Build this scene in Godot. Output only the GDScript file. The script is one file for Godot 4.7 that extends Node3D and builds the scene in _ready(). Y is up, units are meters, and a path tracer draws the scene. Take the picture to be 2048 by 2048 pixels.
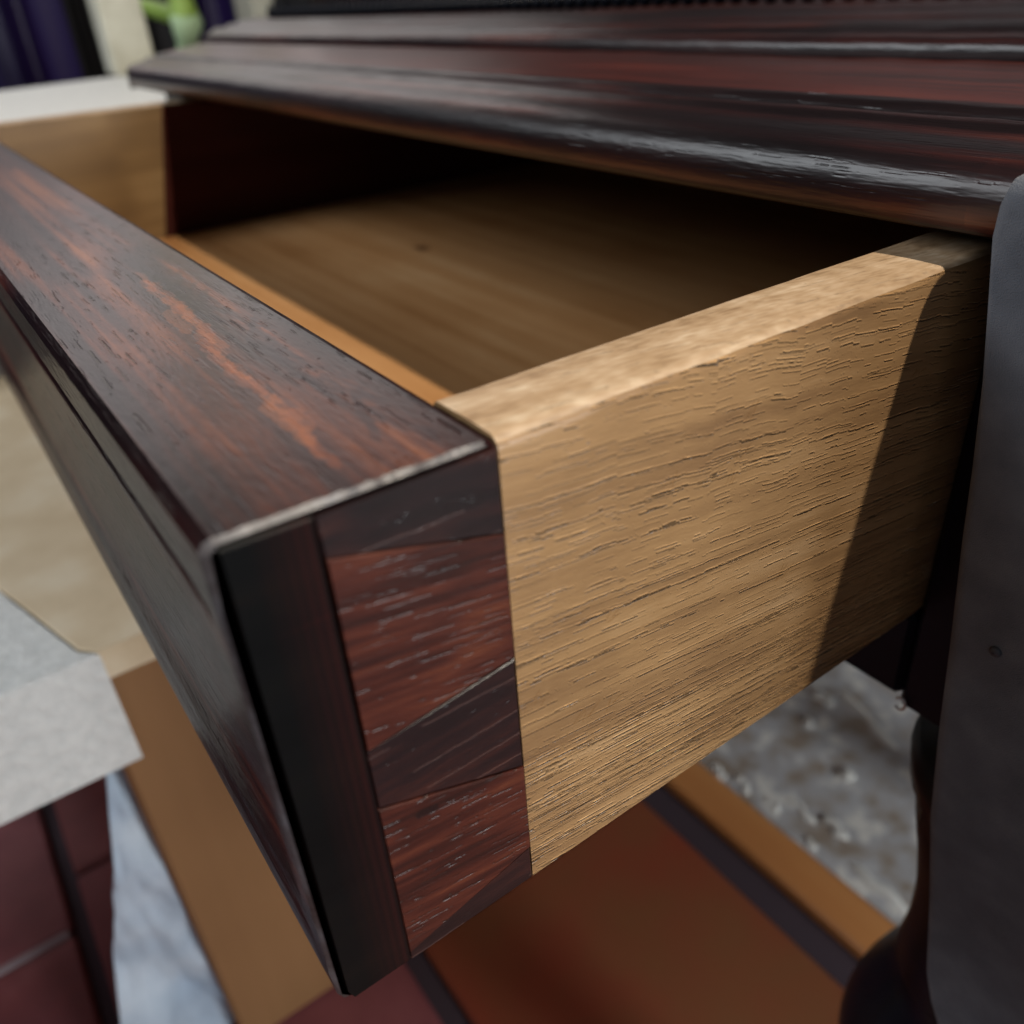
extends Node3D

var rng := RandomNumberGenerator.new()
var M := {}

func _ready() -> void:
	rng.seed = 7
	camera_and_light()
	materials()
	setting()
	left_side()
	cabinet()
	background()

# ---------------------------------------------------------------- camera, light
func camera_and_light() -> void:
	var cam := Camera3D.new()
	cam.name = "camera"
	var at := CameraAttributesPhysical.new()
	at.frustum_focal_length = 19.88
	at.frustum_focus_distance = 0.21
	at.exposure_aperture = 6.3
	cam.attributes = at
	cam.fov = 62.2
	cam.near = 0.01
	cam.far = 60.0
	cam.transform = Transform3D(Basis(Vector3(0.5801, -0.0635, -0.8121), Vector3(-0.4009, 0.8455, -0.3526), Vector3(0.7091, 0.5301, 0.465)).orthonormalized(), Vector3(0.1085, 0.1854, 0.069))
	add_child(cam)
	cam.current = true
	var we := WorldEnvironment.new()
	we.name = "environment"
	var e := Environment.new()
	e.background_mode = Environment.BG_COLOR
	e.background_color = Color(0.1, 0.1, 0.115)
	e.tonemap_mode = Environment.TONE_MAPPER_LINEAR
	e.tonemap_exposure = 1.0
	e.sdfgi_enabled = true
	e.ssao_enabled = true
	e.ssil_enabled = true
	we.environment = e
	add_child(we)
	# the ceiling lamp over the cabinet: small and warm white, it draws the sharp shadow of the overhang
	var key := OmniLight3D.new()
	key.name = "ceiling_lamp"
	key.position = Vector3(0.52, 1.3, -0.35)
	key.light_energy = 2.15
	key.light_color = Color(1.0, 0.95, 0.88)
	key.light_size = 0.02
	key.omni_range = 12.0
	key.omni_attenuation = 2.0
	key.shadow_enabled = true
	add_child(key)
	# the lit part of the room in front of the cabinet, to its left
	area("room_lamp", Vector3(-1.35, 1.35, 1.5), Vector3(-0.4, 0.0, 0.0), Vector2(1.2, 1.3), 3.4, Color(0.96, 0.98, 1.0))
	# a cool lamp at the far left: the sheen on the varnished tops
	area("side_lamp", Vector3(-2.45, 0.9, -0.6), Vector3(-0.2, 0.1, -0.1), Vector2(1.8, 0.9), 0.62, Color(1.0, 0.97, 0.96))
	# added fill light from behind the camera, lifts the shaded right side
	area("rear_fill", Vector3(1.3, 0.9, 1.3), Vector3(-0.1, 0.0, -0.1), Vector2(1.4, 1.2), 0.42, Color(0.97, 0.98, 1.0))
	# added fill light, low on the right: brightens what stands under the cabinet
	area("low_fill", Vector3(1.9, 0.3, -0.6), Vector3(-0.3, -0.2, 0.05), Vector2(0.5, 0.5), 2.9, Color(0.97, 0.99, 1.0))

func area(called: String, from: Vector3, to: Vector3, size: Vector2, energy: float, color: Color) -> void:
	var l := AreaLight3D.new()
	l.name = called
	l.area_size = size
	l.light_energy = energy
	l.light_color = color
	l.area_range = 12.0
	l.shadow_enabled = true
	add_child(l)
	l.look_at_from_position(from, to)

# ---------------------------------------------------------------- naming
func tag(o: Node, label: String, category: String, group := "") -> void:
	o.set_meta("label", label)
	if category:
		o.set_meta("category", category)
	if group:
		o.set_meta("group", group)

func thing(called: String, label: String, category: String, where := Vector3.ZERO) -> Node3D:
	var o := Node3D.new()
	o.name = called
	o.position = where
	add_child(o, true)
	tag(o, label, category)
	return o

func put(called: String, mesh: Mesh, mat: Material, parent: Node = self) -> MeshInstance3D:
	var o := MeshInstance3D.new()
	o.name = called
	o.mesh = mesh
	if mat:
		o.material_override = mat
	o.cast_shadow = GeometryInstance3D.SHADOW_CASTING_SETTING_ON
	parent.add_child(o, true)
	return o

# ---------------------------------------------------------------- textures
func noise_bytes(sd: int, w: int, h: int, kx: int, ky: int, freq: float, oct := 4, warp := 0.0) -> PackedByteArray:
	var n := FastNoiseLite.new()
	n.seed = sd
	n.noise_type = FastNoiseLite.TYPE_SIMPLEX_SMOOTH
	n.frequency = freq
	n.fractal_octaves = oct
	if warp > 0.0:
		n.domain_warp_enabled = true
		n.domain_warp_amplitude = warp
		n.domain_warp_frequency = freq * 0.5
	var im := n.get_seamless_image(w / kx, h / ky, false, false, 0.15)
	im.resize(w, h, Image.INTERPOLATE_CUBIC)
	im.convert(Image.FORMAT_L8)
	return im.get_data()

func lut(stops: Array) -> PackedByteArray:
	var g := Gradient.new()
	g.offsets = PackedFloat32Array()
	g.colors = PackedColorArray()
	for s in stops:
		g.add_point(s[0], s[1])
	while g.get_point_count() > stops.size():
		g.remove_point(0 if g.get_offset(0) < stops[0][0] else g.get_point_count() - 1)
	var out := PackedByteArray()
	out.resize(768)
	for i in 256:
		var c := g.sample(i / 255.0)
		out[i * 3] = c.r8
		out[i * 3 + 1] = c.g8
		out[i * 3 + 2] = c.b8
	return out

func image_of(w: int, h: int, f: Image.Format, data: PackedByteArray) -> ImageTexture:
	var im := Image.create_from_data(w, h, false, f, data)
	return ImageTexture.create_from_image(im)

# wood whose grain runs along u; o holds the mixture
func wood(sd: int, w: int, h: int, stops: Array, o := {}) -> Dictionary:
	var a := noise_bytes(sd, w, h, o.get("k1", 16), 1, o.get("f1", 0.006), 4, o.get("warp", 0.0))
	var b := noise_bytes(sd + 1, w, h, o.get("k2", 32), 1, o.get("f2", 0.03), 3)
	var c := noise_bytes(sd + 2, w, h, 8, 1, 0.2, 2)
	var d := noise_bytes(sd + 3, w, h, 4, 4, o.get("f4", 0.01), 3)
	var speck: float = o.get("speck", 0.0)
	var e2 := noise_bytes(sd + 9, w, h, 3, 1, 0.09, 4) if speck > 0.0 else PackedByteArray()
	var L := lut(stops)
	var col := PackedByteArray()
	col.resize(w * h * 3)
	var hgt := PackedByteArray()
	hgt.resize(w * h)
	var wa: float = o.get("wa", 0.5)
	var wb: float = o.get("wb", 0.3)
	var wc: float = o.get("wc", 0.2)
	var wd: float = o.get("wd", 0.2)
	var k := (1.0 - wa - wb - wc - wd) * 127.5
	var ga: float = o.get("gain", 1.35)
	var j := 0
	for i in w * h:
		var t := int(((a[i] * wa + b[i] * wb + c[i] * wc + d[i] * wd + k) - 127.5) * ga + 127.5)
		t = clampi(t, 0, 255) * 3
		col[j] = L[t]
		col[j + 1] = L[t + 1]
		col[j + 2] = L[t + 2]
		j += 3
		hgt[i] = 170 + (c[i] >> 3) + (b[i] >> 4) + (int(e2[i] * speck) if speck > 0.0 else 0)
	var r := RandomNumberGenerator.new()
	r.seed = sd * 77 + 5
	for n in o.get("pores", 0):
		var x := r.randf() * w
		var y := r.randf() * h
		if r.randf() < o.get("low", 0.0):
			y = r.randf() * h * 0.26
		var ix := int(y) * w + int(x)
		if a[ix] > o.get("pore_max", 255) and r.randf() < 0.75:
			continue
		var length := int(lerpf(o.get("p0", 6), o.get("p1", 70), pow(r.randf(), 2.2)))
		var deep: float = lerpf(0.25, 1.0, pow(r.randf(), 1.2)) * o.get("pore", 0.6)
		var straight: float = o.get("straight", 1.0)
		var thick := 2 if r.randf() < o.get("wide", 0.3) else 1
		var slope: float = r.randf_range(-0.03, 0.03) * (0.35 + 0.65 * minf(1.0, straight * 2.0))
		var wander := 0.0
		var on := 0
		var slip := 0.0
		var thin := r.randf_range(0.2, 0.8)
		for s in length:
			wander += r.randf_range(-0.12, 0.12) * straight
			if o.has("dash"):      # a row of pores: dashes with gaps
				if on == 0:
					on = r.randi_range(6, 40) if r.randf() < thin else -r.randi_range(4, 50)
					slip = r.randf_range(-0.6, 0.6)
				on -= signi(on)
				if on < 0:
					continue
			if r.randf() < 0.08:
				continue
			var e: float = minf(1.0, minf(s + 1, length - s) / 5.0) * deep * r.randf_range(0.7, 1.0)
			var px := (int(x) + s) % w
			for q in thick + 1:
				var py := posmod(int(y + slope * s + wander * 0.3 + slip) + q, h)
				var f: float = e * (0.35 if q == thick else 1.0)
				var p := py * w + px
				hgt[p] = maxi(0, int(hgt[p] - 150.0 * f))
				var g: float = 1.0 - f * o.get("ink", 0.55)
				col[p * 3] = int(col[p * 3] * g)
				col[p * 3 + 1] = int(col[p * 3 + 1] * g)
				col[p * 3 + 2] = int(col[p * 3 + 2] * g)
			if o.has("lip"):
				for w2 in 2:
					var lp := posmod(int(y + slope * s + wander * 0.3 + slip) + thick + 1 + w2, h) * w + px
					hgt[lp] = mini(255, int(hgt[lp] + o.lip * e))
					for ch in 3:      # the glint on a pore's lip, painted into the colour
						col[lp * 3 + ch] = mini(255, int(col[lp * 3 + ch] * (1.0 + o.get("pale", 0.0) * e)))
	return {"w": w, "h": h, "col": col, "hgt": hgt, "d": d}

func wood_material(t: Dictionary, rough: float, relief: float, spec := 0.5) -> StandardMaterial3D:
	var m := StandardMaterial3D.new()
	m.albedo_texture = image_of(t.w, t.h, Image.FORMAT_RGB8, t.col)
	m.roughness = rough
	m.metallic_specular = spec
	if relief > 0.0:
		m.heightmap_enabled = true
		m.heightmap_texture = image_of(t.w, t.h, Image.FORMAT_L8, t.hgt)
		m.heightmap_scale = relief
	return m

# a blot or stroke drawn into a wood texture: u, v in pixels
func stroke(t: Dictionary, x0: float, y0: float, x1: float, y1: float, half: float, to: Color, amount: float, dh: float, ragged := 0.0) -> void:
	var w: int = t.w
	var h: int = t.h
	var col: PackedByteArray = t.col
	var hgt: PackedByteArray = t.hgt
	var n := int(maxf(absf(x1 - x0), absf(y1 - y0))) + 1
	var r := RandomNumberGenerator.new()
	r.seed = int(x0 * 13 + y1 * 7)
	var wob := 0.0
	for s in n + 1:
		var f := s / float(n)
		wob = clampf(wob + r.randf_range(-1, 1) * ragged, -3.0 * ragged, 3.0 * ragged)
		var ends := minf(1.0, minf(f, 1.0 - f) * 8.0 + 0.15) if half > 4.0 else 1.0
		var x := lerpf(x0, x1, f)
		var y := lerpf(y0, y1, f) + wob
		var hh := half * ends
		var steep := absf(y1 - y0) > absf(x1 - x0)
		for q in range(-int(hh) - 1, int(hh) + 2):
			var k := clampf(hh + 0.5 - absf(q), 0.0, 1.0) * amount * (r.randf_range(0.55, 1.0) if ragged > 0 else 1.0)
			if k <= 0.0:
				continue
			var p := posmod(int(y) + (0 if steep else q), h) * w + posmod(int(x) + (q if steep else 0), w)
			col[p * 3] = int(lerpf(col[p * 3], to.r8, k))
			col[p * 3 + 1] = int(lerpf(col[p * 3 + 1], to.g8, k))
			col[p * 3 + 2] = int(lerpf(col[p * 3 + 2], to.b8, k))
			hgt[p] = clampi(int(hgt[p] + dh * k), 0, 255)
	t.col = col
	t.hgt = hgt

func flat_noise(sd: int, w: int, h: int, stops: Array, freq: float, o := {}) -> Dictionary:
	var a := noise_bytes(sd, w, h, 1, 1, freq, 5, o.get("warp", 0.0))
	var b := noise_bytes(sd + 1, w, h, 1, 1, o.get("fine", 0.2), 3)
	var L := lut(stops)
	var col := PackedByteArray()
	col.resize(w * h * 3)
	var hgt := PackedByteArray()
	hgt.resize(w * h)
	var wf: float = o.get("wf", 0.25)
	var ga: float = o.get("gain", 1.4)
	for i in w * h:
		var t := clampi(int((a[i] * (1.0 - wf) + b[i] * wf - 127.5) * ga + 127.5), 0, 255) * 3
		col[i * 3] = L[t]
		col[i * 3 + 1] = L[t + 1]
		col[i * 3 + 2] = L[t + 2]
		hgt[i] = clampi(int(a[i] * o.get("ha", 0.4) + b[i] * o.get("hb", 0.6)), 0, 255)
	return {"w": w, "h": h, "col": col, "hgt": hgt}

func hex(s: String) -> Color:
	return Color.html(s)

func plain(c: Color, rough: float, spec := 0.5) -> StandardMaterial3D:
	var m := StandardMaterial3D.new()
	m.albedo_color = c
	m.roughness = rough
	m.metallic_specular = spec
	return m

func materials() -> void:
	# pale oak: the drawer's right side, 0.16 m per repeat
	var oak := wood(11, 1024, 1024, [[0.0, hex("74583c")], [0.35, hex("8a6b49")], [0.6, hex("9a7953")], [1.0, hex("af906b")]], {"f1": 0.012, "k1": 24, "wa": 0.45, "wb": 0.25, "wc": 0.15, "wd": 0.35, "gain": 1.25, "pores": 850, "p0": 150, "p1": 900, "pore": 1.0, "ink": 0.66, "wide": 0.25, "lip": 85.0, "straight": 0.03, "low": 0.3, "dash": true, "pale": 0.3})
	var rr := RandomNumberGenerator.new()
	rr.seed = 31
	for n in 26:      # short cross flecks of quarter-cut oak
		var x := rr.randf() * 1024
		var y := rr.randf() * 1024
		for q in rr.randi_range(2, 5):
			stroke(oak, x + q * rr.randf_range(4, 9), y + rr.randf_range(-6, 6), x + q * 8 + rr.randf_range(4, 18), y + rr.randf_range(8, 26), 0.8, hex("6d4a24"), 0.6, -60, 0.4)
	M.oak_side = wood_material(oak, 0.33, 0.022)
	var oak2 := wood(12, 1024, 512, [[0.0, hex("886d50")], [0.35, hex("a68a6a")], [0.7, hex("b89e80")], [1.0, hex("ccb89c")]], {"f1": 0.03, "k1": 16, "wa": 0.35, "wb": 0.35, "wc": 0.4, "wd": 0.25, "f4": 0.05, "gain": 1.4, "pores": 2200, "p0": 4, "p1": 60, "pore": 0.4, "ink": 0.4, "wide": 0.1})
	M.oak_edge = wood_material(oak2, 0.5, 0.02)
	var oak3 := wood(13, 1024, 1024, [[0.0, hex("a06c3c")], [0.4, hex("b98654")], [0.7, hex("c49260")], [1.0, hex("d0a474")]], {"f1": 0.012, "k1": 48, "wa": 0.3, "wb": 0.3, "wc": 0.15, "wd": 0.4, "gain": 1.3, "pores": 500, "p0": 10, "p1": 80, "pore": 0.25, "ink": 0.4})
	stroke(oak3, 68, 636, 102, 634, 15.0, hex("6b4424"), 0.7, -20, 0.6)
	stroke(oak3, 76, 636, 96, 636, 7.0, hex("3a2010"), 0.85, -20, 0.6)
	M.oak_floor = wood_material(oak3, 0.5, 0.01)
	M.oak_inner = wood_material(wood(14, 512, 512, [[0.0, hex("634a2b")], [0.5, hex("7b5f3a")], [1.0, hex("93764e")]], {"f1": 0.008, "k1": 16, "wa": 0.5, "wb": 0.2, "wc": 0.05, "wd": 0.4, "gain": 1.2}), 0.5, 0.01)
	# varnished rosewood: dark, with red and orange streaks; 0.4 m x 0.1 m per repeat
	var rose := wood(21, 2048, 512, [[0.0, hex("140b0c")], [0.3, hex("241413")], [0.5, hex("351b16")], [0.66, hex("4a2519")], [0.82, hex("63351f")], [1.0, hex("7e4824")]], {"f1": 0.022, "k1": 64, "k2": 64, "wa": 0.65, "wb": 0.35, "wc": 0.12, "wd": 0.2, "gain": 1.35, "pores": 2600, "p0": 6, "p1": 60, "pore": 0.7, "ink": 0.6, "wide": 0.15, "straight": 0.15, "lip": 50.0, "speck": 0.12})
	for n in 26:      # the orange streak through the middle of the front's top edge
		var u := 2048 - 40 - n * 27.0
		var v := 125.0 - n * 1.1 + rr.randf_range(-9, 9)
		stroke(rose, u - rr.randf_range(50, 130), v - 3, u, v, rr.randf_range(3, 9), hex("a8622c").lerp(hex("84401e"), rr.randf()), 0.46, 0, 1.2)
	for n in 30:
		var u := 2048 - 30 - n * 30.0
		stroke(rose, u - rr.randf_range(60, 160), 62 + rr.randf_range(-26, 20), u, 62 + rr.randf_range(-26, 20), rr.randf_range(3, 8), hex("1a0c12"), 0.5, 0, 1.0)
	M.rose = wood_material(rose, 0.28, 0.03, 0.55)
	M.worn = wood_material(flat_noise(91, 256, 256, [[0.0, hex("2c2424")], [0.45, hex("484446")], [1.0, hex("626166")]], 0.03, {"wf": 0.2, "gain": 1.4}), 0.45, 0.02)
	var dark := wood(22, 1024, 512, [[0.0, hex("0c090b")], [0.4, hex("191012")], [0.65, hex("2c1616")], [0.85, hex("4a241c")], [1.0, hex("6a3c28")]], {"f1": 0.012, "k1": 32, "wa": 0.6, "wb": 0.25, "wc": 0.1, "wd": 0.3, "gain": 1.2, "pores": 1500, "p0": 4, "p1": 40, "pore": 0.6, "ink": 0.4, "straight": 0.3, "speck": 0.2})
	M.dark = wood_material(dark, 0.33, 0.042, 0.5)
	M.front = wood_material(dark, 0.28, 0.08, 0.09)
	var red := wood(23, 1024, 512, [[0.0, hex("22100f")], [0.4, hex("351714")], [0.7, hex("481d18")], [1.0, hex("5c2a1e")]], {"f1": 0.02, "k1": 32, "wa": 0.5, "wb": 0.3, "wc": 0.1, "wd": 0.3, "gain": 1.2})
	M.red_top = wood_material(red, 0.33, 0.012, 0.55)
	var black := wood(24, 512, 512, [[0.0, hex("07090f")], [0.6, hex("0a0d18")], [1.0, hex("120f1a")]], {"f1": 0.01, "wa": 0.6, "wb": 0.2, "wc": 0.1, "wd": 0.3, "gain": 1.2, "pores": 300, "pore": 0.5})
	M.black = wood_material(black, 0.35, 0.02, 0.25)
	var ck := wood(29, 256, 256, [[0.0, hex("090a0b")], [0.6, hex("0d0e0f")], [1.0, hex("131111")]], {"f1": 0.02, "wa": 0.3, "wb": 0.2, "wc": 0.1, "wd": 0.3})
	for q in 30:
		stroke(ck, 84 + q, 0, 84 + q, 255, 0.0, hex("361716"), 1.3 * minf(1.0, q / 6.0) * (1.0 - q / 32.0) + 0.3 * sin(q * 1.3) * (1.0 - q / 30.0), 0)
	M.cheek = wood_material(ck, 0.45, 0.01, 0.2)
	# the dovetails: stained side grain (0.08 m per repeat, u along the drawer's depth) and dark end grain
	var tail := wood(25, 512, 512, [[0.0, hex("220e0b")], [0.35, hex("36150f")], [0.65, hex("4a2117")], [1.0, hex("643420")]], {"f1": 0.03, "k1": 16, "k2": 16, "f2": 0.07, "wa": 0.6, "wb": 0.3, "wc": 0.1, "wd": 0.35, "gain": 1.3, "pores": 620, "p0": 8, "p1": 70, "pore": 0.8, "ink": 0.6, "wide": 0.4})
	stroke(tail, 81, 38, 115, 40, 7.0, hex("120809"), 0.9, -30, 0.5)
	M.tail = wood_material(tail, 0.36, 0.035)
	var pin := wood(26, 512, 512, [[0.0, hex("0f090b")], [0.5, hex("1d1012")], [0.8, hex("2e1715")], [1.0, hex("3c1e18")]], {"f1": 0.03, "k1": 8, "wa": 0.5, "wb": 0.3, "wc": 0.2, "wd": 0.3, "gain": 1.3, "pores": 300, "p0": 3, "p1": 18, "pore": 0.7, "ink": 0.5})
	for q in [[20, 96, 492, 92], [20, 141, 492, 150], [30, 203, 480, 196], [60, 262, 500, 250], [20, 330, 470, 338], [60, 410, 492, 402], [120, 470, 470, 478]]:
		stroke(pin, q[0], q[1], q[2], q[3], 0.8, hex("94756a"), 0.75, -70, 0.35)
	M.pin = wood_material(pin, 0.34, 0.03)
	M.wall_shade = wood_material(wood(33, 256, 256, [[0.0, hex("2c1410")], [0.5, hex("3e1c17")], [1.0, hex("4e261e")]], {"f1": 0.01, "wa": 0.5, "wb": 0.3, "wc": 0.1, "wd": 0.3}), 0.6, 0.01, 0.2)  # dark tone that stands in for shade on the drawer's left wall
	# the rest
	M.brown_board = wood_material(wood(27, 512, 512, [[0.0, hex("86603c")], [0.5, hex("936b45")], [1.0, hex("a07850")]], {"f1": 0.01, "wa": 0.5, "wb": 0.2, "wc": 0.05, "wd": 0.5, "gain": 1.1}), 0.6, 0.01)
	M.plank = wood_material(wood(28, 512, 256, [[0.0, hex("c07a46")], [0.5, hex("d28e54")], [1.0, hex("de9e62")]], {"f1": 0.01, "wa": 0.5, "wb": 0.2, "wc": 0.05, "wd": 0.4, "gain": 1.1}), 0.45, 0.01)
	for k in 3:
		var tl := flat_noise(40 + k * 3, 256, 256, [[0.0, hex(["74403a", "7c4c36", "6c3228"][k])], [0.5, hex(["7e4842", "8a5a3c", "7a3e2e"][k])], [1.0, hex(["8a5650", "966a48", "8a4c38"][k])]], 0.012, {"wf": 0.15})
		var tm := wood_material(tl, 0.4, 0.03)
		M["tile%d" % k] = tm
	M.tile_mixed = wood_material(flat_noise(70, 256, 256, [[0.0, hex("8a5839")], [0.5, hex("905137")], [1.0, hex("964833")]], 0.006, {"wf": 0.06, "gain": 1.2}), 0.4, 0.02)
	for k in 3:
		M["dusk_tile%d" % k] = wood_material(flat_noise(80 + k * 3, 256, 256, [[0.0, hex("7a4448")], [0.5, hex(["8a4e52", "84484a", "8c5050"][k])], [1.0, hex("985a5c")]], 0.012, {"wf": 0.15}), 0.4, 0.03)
	M.grout = plain(hex("43363e"), 0.8)
	M.pale_grout = plain(hex("a8989c"), 0.8)
	var st := flat_noise(52, 512, 512, [[0.0, hex("a39485")], [0.25, hex("b3aca6")], [0.5, hex("bdbbbb")], [0.7, hex("c2c2c4")], [0.85, hex("d8d6d2")], [1.0, hex("ece9e2")]], 0.018, {"wf": 0.1, "warp": 20.0, "gain": 1.9, "ha": 0.6, "hb": 0.2})
	M.stone = wood_material(st, 0.6, 0.03)
	M.chip = plain(hex("e8e6e0"), 0.9)
	var wh := flat_noise(55, 512, 512, [[0.0, hex("d6d7d3")], [0.5, hex("e2e2de")], [1.0, hex("edede8")]], 0.05, {"wf": 0.3, "ha": 0.7, "hb": 0.4})
	M.white = wood_material(wh, 0.55, 0.12)
	var bg := flat_noise(57, 512, 512, [[0.0, hex("d2bb98")], [0.5, hex("deC9a8")], [1.0, hex("e8d8bc")]], 0.008, {"wf": 0.15})
	M.beige = wood_material(bg, 0.65, 0.02)
	M.cream = wood_material(flat_noise(59, 256, 256, [[0.0, hex("b2b09e")], [0.5, hex("bfbdac")], [1.0, hex("cbcaba")]], 0.02, {"wf": 0.2}), 0.5, 0.02)
	var sheet := flat_noise(61, 256, 256, [[0.0, hex("a9bacc")], [0.5, hex("bccbda")], [1.0, hex("d2dde8")]], 0.01, {"wf": 0.1})
	M.sheet = wood_material(sheet, 0.35, 0.02)
	var cl := flat_noise(63, 1024, 1024, [[0.0, hex("4d5158")], [0.5, hex("595d65")], [1.0, hex("676b72")]], 0.006, {"wf": 0.4, "fine": 0.35, "ha": 0.25, "hb": 0.7, "warp": 30.0})
	M.cloth = wood_material(cl, 0.85, 0.05, 0.3)
	M.cloth.rim_enabled = true
	M.cloth.rim = 0.3
	M.rivet = plain(hex("383c44"), 0.6)
	M.violet = plain(hex("1e0b42"), 0.4)
	M.night = plain(hex("0e0d12"), 0.7)
	M.stem = plain(hex("8fae4e"), 0.5)
	M.bud = plain(hex("b4cfa4"), 0.5)
	M.twig = plain(hex("6a5c50"), 0.7)
	M.steel = plain(hex("c8c8c4"), 0.3)
	M.steel.metallic = 0.9
	M.clay = plain(hex("5b4032"), 0.8)

# ---------------------------------------------------------------- shapes
func begin() -> SurfaceTool:
	var st := SurfaceTool.new()
	st.begin(Mesh.PRIMITIVE_TRIANGLES)
	st.set_smooth_group(-1)
	return st

# a flat polygon, front towards out; uvs as given
func face(st: SurfaceTool, p: Array, uv: Array, out: Vector3, group := -1) -> void:
	var n := Vector3.ZERO
	for i in p.size():
		n += (p[i] - p[0]).cross(p[(i + 1) % p.size()] - p[0])
	var flip := n.dot(out) > 0.0      # clockwise faces the viewer
	st.set_smooth_group(group)
	for i in range(1, p.size() - 1):
		for k in ([0, i + 1, i] if flip else [0, i, i + 1]):
			st.set_uv(uv[k])
			st.add_vertex(p[k])

func done(st: SurfaceTool) -> ArrayMesh:
	st.generate_normals()
	return st.commit()

func uv_of(p: Vector3, n: Vector3, grain: int, s: Vector2, off: Vector2) -> Vector2:
	var a := n.abs()
	var k := 0 if a.x >= a.y and a.x >= a.z else 1 if a.y >= a.z else 2
	var ax := [0, 1, 2]
	ax.erase(k)
	var u: int = grain if grain != k else ax[0]
	ax.erase(u)
	return Vector2(p[u] / s.x, p[ax[0]] / s.y + k * 0.37) + off

# a box with chamfered edges, grain along an axis
func box(lo: Vector3, hi: Vector3, c: float, grain := 0, s := Vector2(0.3, 0.3), off := Vector2.ZERO) -> ArrayMesh:
	var st := begin()
	var mid := (lo + hi) / 2
	for k in 3:
		for g in [-1, 1]:
			var a := (k + 1) % 3
			var b := (k + 2) % 3
			var q := []
			for w in [[-1, -1], [1, -1], [1, 1], [-1, 1]]:
				var p := Vector3.ZERO
				p[k] = hi[k] if g > 0 else lo[k]
				p[a] = hi[a] - c if w[0] > 0 else lo[a] + c
				p[b] = hi[b] - c if w[1] > 0 else lo[b] + c
				q.append(p)
			var n := Vector3.ZERO
			n[k] = g
			face(st, q, q.map(func(p): return uv_of(p, n, grain, s, off)), n)
			# chamfers between face k and face a
			for h in [-1, 1]:
				var e := []
				for w in [[0, -1], [0, 1], [1, 1], [1, -1]]:
					var p := Vector3.ZERO
					p[k] = (hi[k] if g > 0 else lo[k]) - (g * c if w[0] else 0.0)
					p[a] = (hi[a] if h > 0 else lo[a]) - (0.0 if w[0] else h * c)
					p[b] = hi[b] - c if w[1] > 0 else lo[b] + c
					e.append(p)
				var o := Vector3.ZERO
				o[k] = g
				o[a] = h
				face(st, e, e.map(func(p): return uv_of(p, n, grain, s, off)), o)
	for x in [-1, 1]:
		for y in [-1, 1]:
			for z in [-1, 1]:
				var p := Vector3(hi.x if x > 0 else lo.x, hi.y if y > 0 else lo.y, hi.z if z > 0 else lo.z)
				var q := [p - Vector3(0, y, z) * c, p - Vector3(x, 0, z) * c, p - Vector3(x, y, 0) * c]
				face(st, q, q.map(func(v): return uv_of(v, Vector3(0, 1, 0), grain, s, off)), p - mid)
	return done(st)

# an upright polygon of (x, z) points made into a slab from y0 to y1
func slab(poly: Array, y0: float, y1: float, c: float, s := 0.3) -> ArrayMesh:
	var st := begin()
	var mid := Vector2.ZERO
	for p in poly:
		mid += p / poly.size()
	var top := []
	var low := []
	var ins := []
	for i in poly.size():
		var p: Vector2 = poly[i]
		var a: Vector2 = (p - poly[i - 1]).normalized()
		var b: Vector2 = (poly[(i + 1) % poly.size()] - p).normalized()
		var d := (b - a).normalized() if (b - a).length() > 0.01 else Vector2(-a.y, a.x)
		if d.dot(mid - p) < 0:
			d = -d
		ins.append(Vector3(p.x + d.x * c, y1, p.y + d.y * c))
		top.append(Vector3(p.x, y1 - c, p.y))
		low.append(Vector3(p.x, y0, p.y))
	face(st, ins, ins.map(func(p): return Vector2(p.x, p.z) / s), Vector3.UP)
	face(st, low, low.map(func(p): return Vector2(p.x, p.z) / s), Vector3.DOWN)
	for i in poly.size():
		var j := (i + 1) % poly.size()
		var o := Vector3((poly[i].x + poly[j].x) / 2 - mid.x, 0, (poly[i].y + poly[j].y) / 2 - mid.y)
		var l0: float = (poly[i] - poly[j]).length() / s
		face(st, [top[i], top[j], low[j], low[i]], [Vector2(0, 0), Vector2(l0, 0), Vector2(l0, (y1 - y0) / s), Vector2(0, (y1 - y0) / s)], o)
		face(st, [ins[i], ins[j], top[j], top[i]], [Vector2(0, 0), Vector2(l0, 0), Vector2(l0, 0.01), Vector2(0, 0.01)], o + Vector3.UP)
	return done(st)

func lathe(prof: Array, n := 40) -> ArrayMesh:      # prof: Vector2(radius, y), from the bottom up
	var st := begin()
	for i in prof.size() - 1:
		for k in n:
			var a := TAU * k / n
			var b := TAU * (k + 1) / n
			var p := [Vector3(prof[i].x * cos(a), prof[i].y, prof[i].x * sin(a)), Vector3(prof[i].x * cos(b), prof[i].y, prof[i].x * sin(b)), Vector3(prof[i + 1].x * cos(b), prof[i + 1].y, prof[i + 1].x * sin(b)), Vector3(prof[i + 1].x * cos(a), prof[i + 1].y, prof[i + 1].x * sin(a))]
			face(st, p, p.map(func(v): return Vector2(v.y / 0.2, k * 0.05)), Vector3(cos((a + b) / 2), 0.001, sin((a + b) / 2)) + Vector3.UP * (prof[i].x - prof[i + 1].x) / maxf(1e-4, absf(prof[i + 1].y - prof[i].y)), 1)
	return done(st)

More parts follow.
